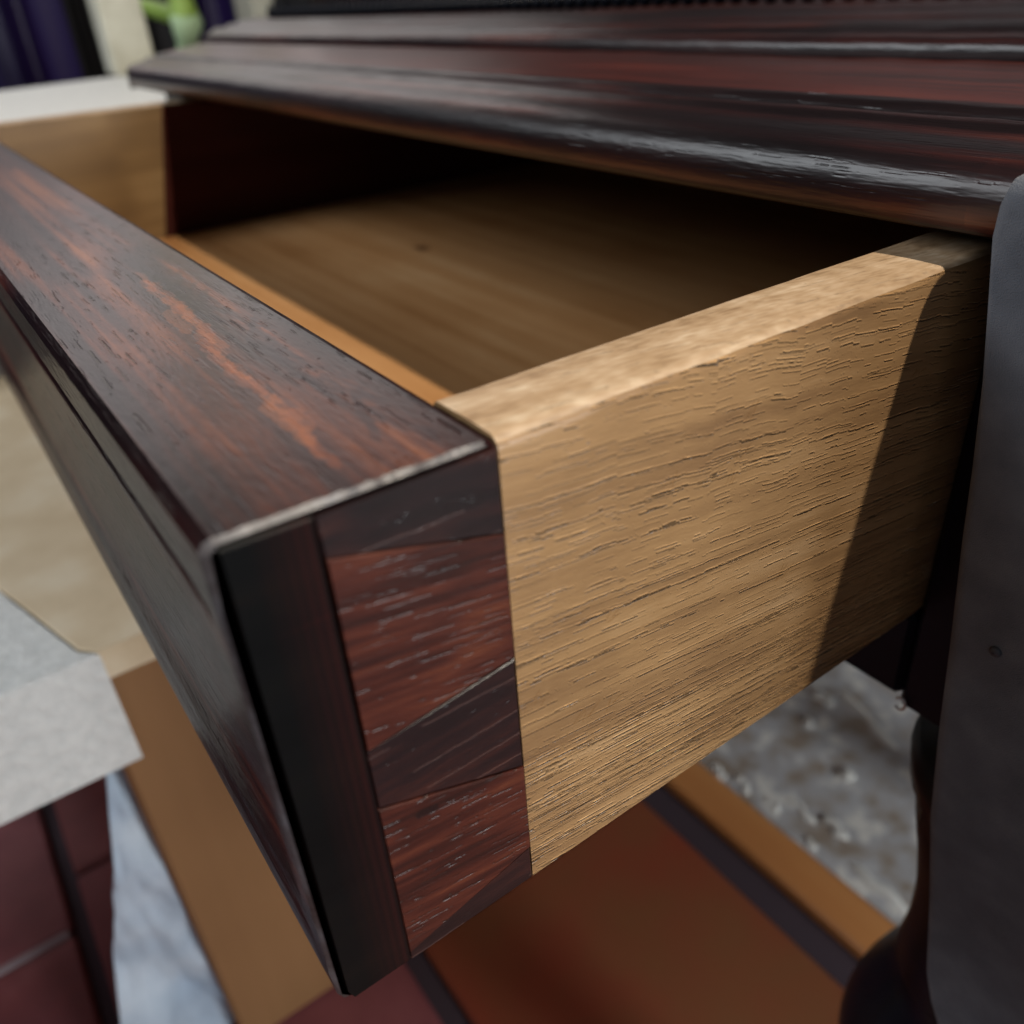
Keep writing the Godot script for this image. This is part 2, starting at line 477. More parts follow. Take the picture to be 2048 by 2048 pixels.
func tube(pts: Array, rad: Array, n := 10) -> ArrayMesh:
	var st := begin()
	var rings := []
	for i in pts.size():
		var d: Vector3 = (pts[mini(i + 1, pts.size() - 1)] - pts[maxi(i - 1, 0)]).normalized()
		var s := d.cross(Vector3(0.3, 0.1, 0.9)).normalized()
		var t := d.cross(s)
		var r := []
		for k in n:
			var a := TAU * k / n
			r.append(pts[i] + (s * cos(a) + t * sin(a)) * rad[i])
		rings.append(r)
	for i in pts.size() - 1:
		for k in n:
			var q := [rings[i][k], rings[i][(k + 1) % n], rings[i + 1][(k + 1) % n], rings[i + 1][k]]
			face(st, q, [Vector2.ZERO, Vector2.RIGHT, Vector2.ONE, Vector2.DOWN], (q[0] + q[2]) / 2 - (pts[i] + pts[i + 1]) / 2, 1)
	for e in [0, pts.size() - 1]:
		face(st, rings[e], rings[e].map(func(_v): return Vector2.ZERO), (pts[e] - pts[1 if e == 0 else e - 1]))
	return done(st)

# ---------------------------------------------------------------- setting
func setting() -> void:
	var floor_root := Node3D.new()
	floor_root.name = "floor"
	floor_root.set_meta("kind", "structure")
	floor_root.set_meta("label", "red brown tiled floor far below the drawer")
	add_child(floor_root, true)
	put("mortar_bed", box(Vector3(-3.2, -0.56, -3.0), Vector3(2.2, -0.508, 2.2), 0.001), M.grout, floor_root)
	# rows of tiles between dark joints that run along the cabinet, pale joints that run away from it
	var rows := [[-0.322, -0.074], [-0.055, 0.152], [0.165, 0.38], [0.395, 0.6]]
	var i := 0
	for r in rows:
		var xs := [-1.55, -1.28, -1.02, -0.76, -0.5, -0.2, 0.1, 0.4] if r[0] > 0.1 else ([-1.4, -1.1, -0.8, -0.55, -0.30, 0.12, 0.4] if r[0] < -0.2 else [-1.4, -1.1, -0.8, -0.56, -0.1, 0.2, 0.45])
		for k in xs.size() - 1:
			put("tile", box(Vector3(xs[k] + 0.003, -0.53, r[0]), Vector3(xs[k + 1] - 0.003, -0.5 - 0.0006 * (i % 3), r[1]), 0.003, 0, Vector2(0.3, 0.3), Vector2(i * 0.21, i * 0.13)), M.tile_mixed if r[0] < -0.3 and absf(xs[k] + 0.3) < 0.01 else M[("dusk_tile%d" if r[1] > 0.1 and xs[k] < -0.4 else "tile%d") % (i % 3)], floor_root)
			i += 1
	for x in [-0.76, -0.5, -0.2]:
		put("joint", box(Vector3(x - 0.003, -0.53, 0.169), Vector3(x + 0.003, -0.4996, 0.379), 0.0005), M.pale_grout, floor_root)
	put("edging_board", box(Vector3(-1.6, -0.52, -0.396), Vector3(1.0, -0.495, -0.354), 0.003, 0, Vector2(0.4, 0.2)), M.plank, floor_root)
	# rough grey stone beyond the board, its near edge ragged
	var st := begin()
	var n := FastNoiseLite.new()
	n.seed = 5
	n.frequency = 16.0
	var nx := 70
	var nz := 40
	var g := []
	for a in nx + 1:
		var col := []
		for b in nz + 1:
			var x := -1.3 + 2.3 * a / nx
			var z := -0.397 - 1.0 * b / nz
			var e := minf(1.0, b / 2.0)
			col.append(Vector3(x, -0.4985 + 0.004 * n.get_noise_2d(x, z) * e, z))
		g.append(col)
	for a in nx:
		for b in nz:
			var q := [g[a][b], g[a + 1][b], g[a + 1][b + 1], g[a][b + 1]]
			face(st, q, q.map(func(p): return Vector2(p.x, p.z) / 0.42), Vector3.UP, 1)
	var s := put("stone_paving", done(st), M.stone)
	s.set_meta("kind", "structure")
	s.set_meta("label", "rough mottled grey and white stone beyond the orange edging board")
	var r := RandomNumberGenerator.new()
	r.seed = 12
	# pale streaks of mortar and chips: two ends (x, z) and a width
	for q in [[-0.264, -0.587, -0.177, -0.562, 0.013], [-0.129, -0.414, -0.070, -0.417, 0.013], [-0.281, -0.405, -0.259, -0.402, 0.012], [-0.258, -0.414, -0.228, -0.406, 0.010], [-0.22, -0.412, -0.202, -0.412, 0.011], [-0.211, -0.429, -0.172, -0.430, 0.009], [-0.173, -0.441, -0.143, -0.433, 0.012], [-0.2, -0.495, -0.182, -0.5, 0.013], [-0.264, -0.525, -0.25, -0.522, 0.012], [-0.283, -0.564, -0.256, -0.565, 0.016], [-0.168, -0.404, -0.154, -0.407, 0.010]]:
		var pts := []
		var rad := []
		for k in 7:
			pts.append(Vector3(lerpf(q[0], q[2], k / 6.0), -0.5012 + r.randf_range(-0.001, 0.001), lerpf(q[1], q[3], k / 6.0) + r.randf_range(-0.003, 0.003)))
			rad.append(q[4] * 0.5 * (0.45 if k in [0, 6] else r.randf_range(0.8, 1.1)))
		put("stone_chip", tube(pts, rad, 8), M.chip, s)

# ---------------------------------------------------------------- left of the cabinet
func left_side() -> void:
	var t := thing("white_block_table", "thick white painted slab with rough side face, left below the drawer", "table", Vector3(-0.5, -0.5, 0.3))
	var top := put("table_top", slab([Vector2(-0.4065, 0.0985), Vector2(-0.3125, 0.0725), Vector2(-0.303, 0.064), Vector2(-0.303, 0.6), Vector2(-0.79, 0.6), Vector2(-0.79, 0.205)], -0.178, -0.1, 0.001), M.white, t)
	top.position = -t.position
	for q in [[-0.76, 0.24], [-0.76, 0.56], [-0.36, 0.56]]:
			var x: float = q[0]
			var z: float = q[1]
			var l := put("leg", box(Vector3(x - 0.022, -0.499, z - 0.022), Vector3(x + 0.022, -0.178, z + 0.022), 0.003), M.white, t)
			l.position = -t.position
	var b := put("beige_board", slab([Vector2(-0.4067, 0.0983), Vector2(-0.3127, 0.0723), Vector2(-0.304, 0.0640), Vector2(-0.304, -0.22), Vector2(-0.785, -0.22), Vector2(-0.785, 0.2045)], -0.118, -0.0985, 0.0006), M.beige)
	tag(b, "plain beige board lying flat beside the white slab, behind the drawer front", "board")
	var c := thing("brown_box", "tall plain brown box standing on the floor under the drawer", "box", Vector3(-0.5, -0.5, 0))
	var body := put("box_body", box(Vector3(-0.70, -0.499, -0.15), Vector3(-0.31, -0.1185, 0.0755), 0.003, 1, Vector2(0.4, 0.4)), M.brown_board, c)
	body.position = -c.position
	# a pale blue crumpled sheet standing behind the box's front edge
	var st := begin()
	var n := FastNoiseLite.new()
	n.seed = 3
	n.frequency = 5.0
	var grid := []
	for i in 25:
		var row := []
		for j in 13:
			var y := lerpf(-0.499, -0.178, i / 24.0)
			var z0 := 0.086 + 0.262 * (-0.204 - y)
			var z := lerpf(0.0765, maxf(z0, 0.0785), j / 12.0)
			row.append(Vector3(-0.33 + 0.02 * n.get_noise_2d(y * 1.5, z * 3.0) + 0.008 * absf(n.get_noise_2d(y * 5.0 + z * 4.0, z * 7.0)), y, z))
		grid.append(row)
	for i in 24:
		for j in 12:
			for tri in [[grid[i][j], grid[i][j + 1], grid[i + 1][j + 1]], [grid[i][j], grid[i + 1][j + 1], grid[i + 1][j]]]:
				face(st, tri, tri.map(func(p): return Vector2(p.z, p.y) / 0.3), Vector3.RIGHT, 1)
				var back: Array = tri.map(func(p): return p - Vector3(0.002, 0, 0))
				face(st, back, back.map(func(p): return Vector2(p.z, p.y) / 0.3), Vector3.LEFT)
	var s := put("crumpled_sheet", done(st), M.sheet)
	tag(s, "pale blue crumpled sheet hanging beside the brown box, below the white slab", "sheet")
	var w := thing("white_cabinet", "low white painted box seen past the drawer's far side", "cabinet", Vector3(-1.1, -0.5, -0.1))
	var body2 := put("cabinet_body", slab([Vector2(-0.80, 0.12), Vector2(-1.35, 0.05), Vector2(-1.47, -0.62), Vector2(-0.99, -0.62), Vector2(-0.80, -0.11)], -0.499, 0.078, 0.002), M.white, w)
	body2.position = -w.position
	var top2 := put("cabinet_top", slab([Vector2(-0.795, 0.125), Vector2(-1.345, 0.055), Vector2(-1.425, -0.32), Vector2(-1.475, -0.62), Vector2(-0.985, -0.625), Vector2(-0.795, -0.11)], 0.0782, 0.1, 0.004), M.white, w)
	top2.position = -w.position
	var p := put("cream_post", box(Vector3(-1.46, 0.1, -0.335), Vector3(-1.40, 0.9, -0.272), 0.004, 1), M.cream)
	tag(p, "cream upright post at the far edge of the white box", "post")
	var p2 := put("cream_post", box(Vector3(-2.5, -0.5, -0.93), Vector3(-2.37, 0.9, -0.87), 0.004, 1), M.cream)
	tag(p2, "cream upright post showing above the corner of the cabinet's top", "post")

# ---------------------------------------------------------------- the cabinet
func cabinet() -> void:
	var cab := thing("drawer_cabinet", "dark varnished rosewood cabinet with moulded top and a pale oak drawer pulled open", "cabinet", Vector3(-0.33, -0.5, -0.3))
	var keep := cab.position
	cab.position = Vector3.ZERO
	# the moulded top: a profile (z, y) drawn along x, each point with its own left end, so that the front corner is canted
	var prof := [Vector2(-0.150, 0.1262), Vector2(-0.1405, 0.1264), Vector2(-0.1378, 0.1278), Vector2(-0.1366, 0.1305), Vector2(-0.1362, 0.1345), Vector2(-0.1368, 0.1382), Vector2(-0.1392, 0.1412), Vector2(-0.1435, 0.1430), Vector2(-0.155, 0.1440), Vector2(-0.1665, 0.1449), Vector2(-0.1690, 0.1462), Vector2(-0.1730, 0.1466), Vector2(-0.1765, 0.1459), Vector2(-0.1785, 0.1437), Vector2(-0.1815, 0.1432), Vector2(-0.1835, 0.1455), Vector2(-0.1850, 0.1471), Vector2(-0.1875, 0.1476), Vector2(-0.192, 0.1474)]
	top_moulding("moulding", prof, 0.126, M.dark, cab, 0.0)
	top_moulding("top_board", [Vector2(-0.1925, 0.1471), Vector2(-0.20, 0.1472), Vector2(-0.24, 0.1478), Vector2(-0.284, 0.1485)], 0.126, M.red_top, cab, 0.0)
	var up := [Vector2(-0.2822, 0.1482), Vector2(-0.2812, 0.1500), Vector2(-0.2812, 0.1530), Vector2(-0.2830, 0.1552), Vector2(-0.2870, 0.1562), Vector2(-0.296, 0.1562), Vector2(-0.299, 0.1574)]
	for k in 3:
		var z := -0.300 - k * 0.034
		var y := 0.1578 + k * 0.0018
		up.append_array([Vector2(z, y), Vector2(z - 0.006, y + 0.0016), Vector2(z - 0.014, y + 0.0022), Vector2(z - 0.022, y + 0.0014), Vector2(z - 0.028, y - 0.0004)])
	up.append_array([Vector2(-0.405, 0.1632), Vector2(-0.44, 0.1636), Vector2(-0.475, 0.1636), Vector2(-0.60, 0.1636)])
	top_moulding("stepped_moulding", up, 0.146, M.dark, cab, 0.0)
	# gallery: a dark board with a row of turned beads at its foot
	put("gallery_board", box(Vector3(-1.40, 0.1638, -0.63), Vector3(0.3, 0.36, -0.602), 0.003, 0, Vector2(0.4, 0.2)), M.dark, cab)
	var bead := lathe([Vector2(0.0003, -0.0058), Vector2(0.0028, -0.0054), Vector2(0.0048, -0.0036), Vector2(0.0056, -0.0004), Vector2(0.0048, 0.0030), Vector2(0.0030, 0.0052), Vector2(0.0016, 0.0066), Vector2(0.0026, 0.0085), Vector2(0.0003, 0.0105)], 14)
	for k in 74:
		var o := put("bead", bead, M.black, cab)
		o.position = Vector3(-1.10 + k * 0.0139, 0.1690, -0.412)
	# carcase
	put("back_panel", box(Vector3(-0.98, -0.038, -0.60), Vector3(0.14, 0.125, -0.588), 0.001), M.black, cab)
	put("side_panel", box(Vector3(-0.735, -0.038, -0.587), Vector3(-0.715, 0.1255, -0.162), 0.001), M.black, cab)
	put("side_panel", box(Vector3(0.085, -0.038, -0.587), Vector3(0.105, 0.1255, -0.19), 0.001), M.black, cab)
	put("top_rail", box(Vector3(-0.735, 0.1225, -0.18), Vector3(0.10, 0.1258, -0.152), 0.0008, 0, Vector2(0.4, 0.2)), M.dark, cab)
	put("bottom_rail", box(Vector3(-0.735, -0.0375, -0.184), Vector3(0.001, -0.002, -0.1575), 0.002, 0, Vector2(0.4, 0.2)), M.black, cab)
	put("stile", box(Vector3(-0.735, -0.038, -0.185), Vector3(-0.684, 0.1222, -0.157), 0.0015, 1, Vector2(0.3, 0.3)), M.black, cab)
	put("stile", box(Vector3(0.0018, -0.040, -0.19), Vector3(0.095, 0.1222, -0.157), 0.002, 1, Vector2(0.3, 0.3)), M.black, cab)
	# turned front leg under the right stile
	var leg := [Vector2(0.022, -0.5), Vector2(0.028, -0.49), Vector2(0.030, -0.47), Vector2(0.022, -0.45), Vector2(0.020, -0.42), Vector2(0.026, -0.36), Vector2(0.035, -0.31)]
	for k in 15:
		var a := PI * (k / 14.0)
		leg.append(Vector2(0.034 + 0.0165 * sin(a), -0.30 + 0.115 * k / 14.0))
	leg.append_array([Vector2(0.036, -0.178), Vector2(0.0345, -0.16), Vector2(0.0355, -0.135), Vector2(0.0395, -0.11), Vector2(0.044, -0.088), Vector2(0.044, -0.075), Vector2(0.049, -0.07), Vector2(0.0505, -0.06), Vector2(0.049, -0.05), Vector2(0.042, -0.045), Vector2(0.042, -0.038)])
	var l := put("leg", lathe(leg), M.black, cab)
	l.position = Vector3(0.05, 0, -0.19)
	for q in [[-0.71, -0.19], [-0.71, -0.56], [0.05, -0.56]]:
		var l2 := put("leg", l.mesh, M.black, cab)
		l2.position = Vector3(q[0], 0, q[1])
	var hk := []
	var hr := []
	for k in 12:
		var a := lerpf(2.6, -2.4, k / 11.0)
		hk.append(Vector3(0.0036 + 0.0019 * cos(a), -0.0372 + 0.0026 * sin(a), -0.1556))
		hr.append(0.0005)
	put("hook", tube(hk, hr, 8), M.steel, cab)
	drawer(cab)
	# the cabinet's own origin at its foot
	cab.position = keep
	for ch in cab.get_children():
		ch.position -= keep
	chair()

func left_end(z: float) -> float:
	return -0.762 - 1.5 * (-0.137 - z)

func top_moulding(called: String, prof: Array, y0: float, mat: Material, parent: Node, _c: float) -> void:
	var st := begin()
	var right := 0.3
	var arc := 0.0
	var nseg := 110
	var wn := FastNoiseLite.new()
	wn.seed = 9
	wn.frequency = 14.0
	for i in prof.size() - 1:
		var a: Vector2 = prof[i]
		var b: Vector2 = prof[i + 1]
		var l := (b - a).length()
		var t := b - a
		var out := Vector3(0, -t.x, t.y).normalized()
		for k in nseg:
			var q := []
			var uv := []
			for w in [[a, k, arc], [a, k + 1, arc], [b, k + 1, arc + l], [b, k, arc + l]]:
				var f: float = w[1] / float(nseg)
				f = 1.0 - pow(1.0 - f, 1.6)
				var x := lerpf(left_end(w[0].x), right, f)
				var wob := 0.0005 * wn.get_noise_2d(x * 2.2, w[0].x * 9.0)
				q.append(Vector3(x, w[0].y + wob, w[0].x + wob))
				uv.append(Vector2(x / 0.4, w[2] / 0.1))
			face(st, q, uv, out, 1)
		arc += l
	# left end and underside
	for i in prof.size() - 1:
		var a: Vector2 = prof[i]
		var b: Vector2 = prof[i + 1]
		var q := [Vector3(left_end(a.x), a.y, a.x), Vector3(left_end(b.x), b.y, b.x), Vector3(left_end(b.x), y0 - 0.0005, b.x), Vector3(left_end(a.x), y0 - 0.0005, a.x)]
		face(st, q, q.map(func(p): return Vector2(p.z / 0.4, p.y / 0.1)), Vector3(-1, 0, 0.6))
	var z0: float = prof.map(func(p): return p.x).max()
	var z1: float = prof[-1].x
	z0 = prof[0].x
	var u := [Vector3(left_end(z0), y0 - 0.0005, z0), Vector3(right, y0 - 0.0005, z0), Vector3(right, y0 - 0.0005, z1), Vector3(left_end(z1), y0 - 0.0005, z1)]
	face(st, u, u.map(func(p): return Vector2(p.x / 0.4, p.z / 0.1)), Vector3.DOWN)
	var bk := [Vector3(left_end(z1), prof[-1].y, z1), Vector3(right, prof[-1].y, z1), Vector3(right, y0 - 0.0005, z1), Vector3(left_end(z1), y0 - 0.0005, z1)]
	face(st, bk, bk.map(func(p): return Vector2(p.x / 0.4, p.y / 0.1)), Vector3.FORWARD)
	put(called, done(st), mat, parent)

# a board along z with a worn round top: the drawer's sides
func side_board(x0: float, x1: float, y0: float, y1: float, za: float, zb: float, r_out: float, tilt: float) -> ArrayMesh:
	var st := begin()
	var n := FastNoiseLite.new()
	n.seed = 17
	n.frequency = 38.0
	var nseg := 60
	var ring := []
	var tp := begin()
	for k in nseg + 1:
		var z := lerpf(za, zb, k / float(nseg))
		var r := r_out * (1.0 + 0.55 * n.get_noise_1d(z))
		var r2 := 0.0016
		var dip := 0.00035 * n.get_noise_2d(z * 0.7, 4.0)
		var p := [Vector3(x1, y0, z)]
		p.append(Vector3(x1, (y0 + y1) / 2, z))
		for s in 6:
			var a := PI / 2 * s / 5.0
			p.append(Vector3(x1 - r + r * cos(a), y1 - r + r * sin(a) + dip * s / 5.0, z))
		p.append(Vector3((x0 + x1) / 2, y1 + dip + 0.0002, z))
		for s in 4:
			var a := PI / 2 + PI / 2 * s / 3.0
			p.append(Vector3(x0 + r2 + r2 * cos(a), y1 - r2 + r2 * sin(a) + dip * (1.0 - s / 3.0), z))
		p.append(Vector3(x0, y0, z))
		ring.append(p)
	var m: int = ring[0].size()
	var mid := Vector3((x0 + x1) / 2, (y0 + y1) / 2, 0)
	var c := cos(tilt)
	var sn := sin(tilt)
	for k in nseg:
		var arc := 0.0
		for i in m:
			var j := (i + 1) % m
			var q := [ring[k][i], ring[k + 1][i], ring[k + 1][j], ring[k][j]]
			var l: float = (ring[k][j] - ring[k][i]).length()
			var uv := []
			for e in [[q[0], arc], [q[1], arc], [q[2], arc + l], [q[3], arc + l]]:
				var a: float = -e[0].z
				uv.append(Vector2((a * c - e[1] * sn) / 0.16, (a * sn + e[1] * c) / 0.16))
			arc += l
			var o: Vector3 = (q[0] + q[3]) / 2 - mid
			o.z = 0
			face(tp if i > 3 and i < m - 2 else st, q, uv, o, 1 if i > 0 and i < m - 2 else -1)
	for e in [0, nseg]:
		face(st, ring[e], ring[e].map(func(p): return Vector2(p.x, p.y) / 0.16), Vector3(0, 0, za - zb) * (1 if e == 0 else -1))
	tp.generate_normals()
	st.generate_normals()
	return tp.commit(st.commit())

func drawer(cab: Node3D) -> void:
	var d := Node3D.new()
	d.name = "drawer"
	cab.add_child(d, true)
	d.set_meta("label", "open drawer of pale oak with a dark rosewood front")
	# the front board: a profile (z, y) along x
	var H := 0.12
	var prof := [Vector2(0.0, 0.0), Vector2(0.0, 0.1185), Vector2(0.0008, 0.1197), Vector2(0.002, 0.12), Vector2(0.0490, 0.1207), Vector2(0.0505, 0.1202), Vector2(0.0513, 0.119), Vector2(0.0513, 0.108), Vector2(0.0509, 0.1062), Vector2(0.0497, 0.1052), Vector2(0.0497, 0.1028), Vector2(0.0506, 0.1018), Vector2(0.0506, 0.098), Vector2(0.0492, 0.093), Vector2(0.0490, 0.064), Vector2(0.0490, 0.040), Vector2(0.0494, 0.036), Vector2(0.0503, 0.0325), Vector2(0.0511, 0.0305), Vector2(0.0515, 0.027), Vector2(0.0509, 0.0225), Vector2(0.0509, 0.021), Vector2(0.0515, 0.0175), Vector2(0.0516, 0.012), Vector2(0.0512, 0.004), Vector2(0.0500, 0.001), Vector2(0.0480, 0.0)]
	var L := -0.76
	var c := 0.0009
	var st := begin()
	var tp := begin()
	var ed := begin()
	var inner := []
	for i in prof.size():
		var p: Vector2 = prof[i]
		var a: Vector2 = (p - prof[i - 1]).normalized()
		var b: Vector2 = (prof[(i + 1) % prof.size()] - p).normalized()
		var t := (a + b).normalized()
		var nn := Vector2(t.y, -t.x)      # the profile runs up the back and down the front: this points in
		if (p + nn * 0.001 - Vector2(0.025, 0.06)).length() > (p - Vector2(0.025, 0.06)).length():
			nn = -nn
		if p.x > 0.0485 and p.y > 0.002 and p.y < 0.1185:
			inner.append(Vector2(0.0505, p.y))
			continue
		inner.append(p + nn * c * (1.7 if p.x > 0.045 else 1.0))
	var arc := 0.0
	var wn := FastNoiseLite.new()
	wn.seed = 23
	wn.frequency = 220.0
	for i in prof.size():
		var j := (i + 1) % prof.size()
		var a: Vector2 = prof[i]
		var b: Vector2 = prof[j]
		var l := (b - a).length()
		var out := Vector3(0, (a.y + b.y) / 2 - 0.06, ((a.x + b.x) / 2 - 0.025) * 3.0)
		if i == 0: out = Vector3(0, 0, -1)
		if i == 3: out = Vector3.UP
		if i == prof.size() - 1: out = Vector3.DOWN
		var uvq := func(x, s): return Vector2(x / 0.4, s / 0.1)
		if i == 3:
			# the top, split so that its worn right end wavers
			var nz := 30
			for k in nz:
				var z0 := lerpf(a.x, b.x, k / float(nz))
				var z1 := lerpf(a.x, b.x, (k + 1) / float(nz))
				var y0 := lerpf(a.y, b.y, k / float(nz))
				var y1 := lerpf(a.y, b.y, (k + 1) / float(nz))
				var c0 := c * (1.0 + 0.9 * wn.get_noise_1d(z0))
				var c1 := c * (1.0 + 0.9 * wn.get_noise_1d(z1))
				var q := [Vector3(L, y0, z0), Vector3(-c0, y0, z0), Vector3(-c1, y1, z1), Vector3(L, y1, z1)]
				face(tp, q, q.map(func(p): return Vector2(p.x / 0.4, p.z / 0.1)), Vector3.UP)
				var q2 := [Vector3(-c0, y0, z0), Vector3(-c1, y1, z1), Vector3(0, y1 - c, z1), Vector3(0, y0 - c, z0)]
				face(ed, q2, q2.map(func(p): return Vector2(p.x / 0.4, p.z / 0.1)), Vector3(1, 1, 0), 2)
		else:
			var moulded := a.y > 0.013 and b.y > 0.013 and a.y < 0.1175 and b.y < 0.1175 and a.x > 0.04
			var af := Vector2(0.0513, a.y) if a.y > 0.013 and a.y < 0.1175 and a.x > 0.04 else a
			var bf := Vector2(0.0513, b.y) if b.y > 0.013 and b.y < 0.1175 and b.x > 0.04 else b
			var xs := [L, -0.016, -0.006, -c]
			for k in 3:
				var wa := 0.0 if k < 2 else 1.0
				var wb := 0.0 if k < 1 else 1.0
				var a0 := a.lerp(af, wa)
				var b0 := b.lerp(bf, wa)
				var a1 := a.lerp(af, wb)
				var b1 := b.lerp(bf, wb)
				var q := [Vector3(xs[k], a0.y, a0.x), Vector3(xs[k + 1], a1.y, a1.x), Vector3(xs[k + 1], b1.y, b1.x), Vector3(xs[k], b0.y, b0.x)]
				face(st, q, [uvq.call(xs[k], arc + 0.06), uvq.call(xs[k + 1], arc + 0.06), uvq.call(xs[k + 1], arc + l + 0.06), uvq.call(xs[k], arc + l + 0.06)], out if not moulded else Vector3(0, 0, 1), 3 if moulded and k == 0 else -1)
			a = af
			b = bf
			var ai: Vector2 = inner[i]
			var bi: Vector2 = inner[j]
			var q2 := [Vector3(-c, a.y, a.x), Vector3(-c, b.y, b.x), Vector3(0, bi.y, bi.x), Vector3(0, ai.y, ai.x)]
			face(ed if a.x > 0.0475 and b.x > 0.0475 and a.y > 0.002 else st, q2, [uvq.call(-c, arc), uvq.call(-c, arc + l), uvq.call(0, arc + l), uvq.call(0, arc)], out.normalized() + Vector3(1, 0, 0))
		arc += l
	var lend := []
	for p in prof:
		lend.append(Vector3(L, p.y, p.x))
	face(st, lend, lend.map(func(p): return Vector2(p.z, p.y) / 0.1), Vector3.LEFT)
	var mesh := done(st)
	put("drawer_front", mesh, M.front, d)
	put("front_top_edge", done(tp), M.rose, d).set_meta("label", "rosewood top edge with orange and red streaks")
	put("worn_edge", done(ed), M.worn, d)
	# its end grain: a dark cheek at the outside, then pins and stained tails of the dovetail joint
	put("end_cheek", plate([Vector2(0.0342, 0.0008), Vector2(0.0342, 0.1187), Vector2(0.0486, 0.1192), Vector2(0.0488, 0.06), Vector2(0.0492, 0.004), Vector2(0.0482, 0.001)], 0.0006, Vector2(0.1, 0.1), 0.0, true), M.cheek, d)
	put("dovetail_pin", plate([Vector2(0.0002, 0.1012), Vector2(0.0338, 0.1109), Vector2(0.0340, 0.1186), Vector2(0.0002, 0.1184)], 0.0007, Vector2(0.06, 0.06), 0.1, true), M.pin, d)
	put("dovetail_tail", plate([Vector2(0.0002, 0.0716), Vector2(0.0338, 0.0676), Vector2(0.0336, 0.1106), Vector2(0.0002, 0.1008)], 0.0009, Vector2(0.08, 0.08), 0.22, false), M.tail, d)
	put("dovetail_pin", plate([Vector2(0.0002, 0.0400), Vector2(0.0340, 0.0520), Vector2(0.0340, 0.0674), Vector2(0.0002, 0.0708)], 0.0006, Vector2(0.06, 0.06), 0.55, true), M.pin, d)
	put("dovetail_tail", plate([Vector2(0.0002, 0.0126), Vector2(0.0342, 0.0040), Vector2(0.0342, 0.0518), Vector2(0.0002, 0.0395)], 0.0010, Vector2(0.08, 0.08), 0.7, false), M.tail, d)
	put("dovetail_pin", plate([Vector2(0.0002, 0.0009), Vector2(0.0342, 0.0009), Vector2(0.0342, 0.0038), Vector2(0.0002, 0.0120)], 0.0006, Vector2(0.06, 0.06), 0.9, true), M.pin, d)
	# sides, back and bottom
	var right := put("drawer_side", side_board(-0.0212, 0.0, 0.0, H, -0.0003, -0.54, 0.0028, deg_to_rad(7)), null, d)
	right.set_surface_override_material(0, M.oak_side)
	right.set_surface_override_material(1, M.oak_edge)
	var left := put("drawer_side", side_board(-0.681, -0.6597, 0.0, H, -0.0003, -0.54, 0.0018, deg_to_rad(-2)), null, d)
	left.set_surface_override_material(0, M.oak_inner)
	left.set_surface_override_material(1, M.oak_edge)
	var ln := begin()  # added thin sheet: imitates the shade on the left wall, slanted along its edge
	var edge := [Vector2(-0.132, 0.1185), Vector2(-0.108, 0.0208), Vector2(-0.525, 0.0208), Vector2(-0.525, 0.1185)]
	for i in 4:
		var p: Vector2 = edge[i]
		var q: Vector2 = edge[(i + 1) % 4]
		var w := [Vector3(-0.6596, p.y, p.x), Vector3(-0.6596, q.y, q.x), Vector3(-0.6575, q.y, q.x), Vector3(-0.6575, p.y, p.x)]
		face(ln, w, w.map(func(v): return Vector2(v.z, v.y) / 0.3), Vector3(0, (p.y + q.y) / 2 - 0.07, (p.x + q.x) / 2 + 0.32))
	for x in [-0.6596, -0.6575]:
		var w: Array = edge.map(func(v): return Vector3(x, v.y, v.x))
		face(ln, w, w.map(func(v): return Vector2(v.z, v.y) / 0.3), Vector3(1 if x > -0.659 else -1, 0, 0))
	put("shade_sheet", done(ln), M.wall_shade, d).set_meta("label", "added dark red brown sheet standing in for the shade on the far side wall")
	put("drawer_back", box(Vector3(-0.6590, 0.0225, -0.538), Vector3(-0.0220, 0.105, -0.526), 0.001, 0, Vector2(0.4, 0.2)), M.oak_inner, d)
	put("bottom_panel", box(Vector3(-0.6592, 0.014, -0.539), Vector3(-0.0216, 0.0205, -0.0005), 0.0005, 0, Vector2(0.5, 0.32), Vector2(0.0, 0.0)), M.oak_floor, d)

# a thin plate on the drawer's end: (z, y) outline with a small bevel, standing proud of x = 0
func plate(poly: Array, proud: float, s: Vector2, off: float, across: bool) -> ArrayMesh:
	var st := begin()
	var mid := Vector2.ZERO
	for p in poly:
		mid += p / poly.size()
	var bv := 0.0004
	var top := []
	var low := []
	for p in poly:
		var e: Vector2 = p + (mid - p).normalized() * bv
		top.append(Vector3(proud, e.y, e.x))
		low.append(Vector3(-0.004, p.y, p.x))
	var uvf := func(p): return (Vector2(p.z, p.y) if true else Vector2.ZERO) / s + Vector2(off, off)
	var rot := func(p):
		var v: Vector2 = uvf.call(p)
		return v if across else v.rotated(-0.16)
	face(st, top, top.map(rot), Vector3.RIGHT)
	for i in poly.size():
		var j := (i + 1) % poly.size()
		var a := Vector3(proud - bv, poly[i].y, poly[i].x)
		var b := Vector3(proud - bv, poly[j].y, poly[j].x)
		var o := Vector3(0.0, (poly[i].y + poly[j].y) / 2 - mid.y, (poly[i].x + poly[j].x) / 2 - mid.x)
		face(st, [top[i], top[j], b, a], [top[i], top[j], b, a].map(rot), o.normalized() + Vector3.RIGHT)
		face(st, [a, b, low[j], low[i]], [a, b, low[j], low[i]].map(rot), o)
	return done(st)

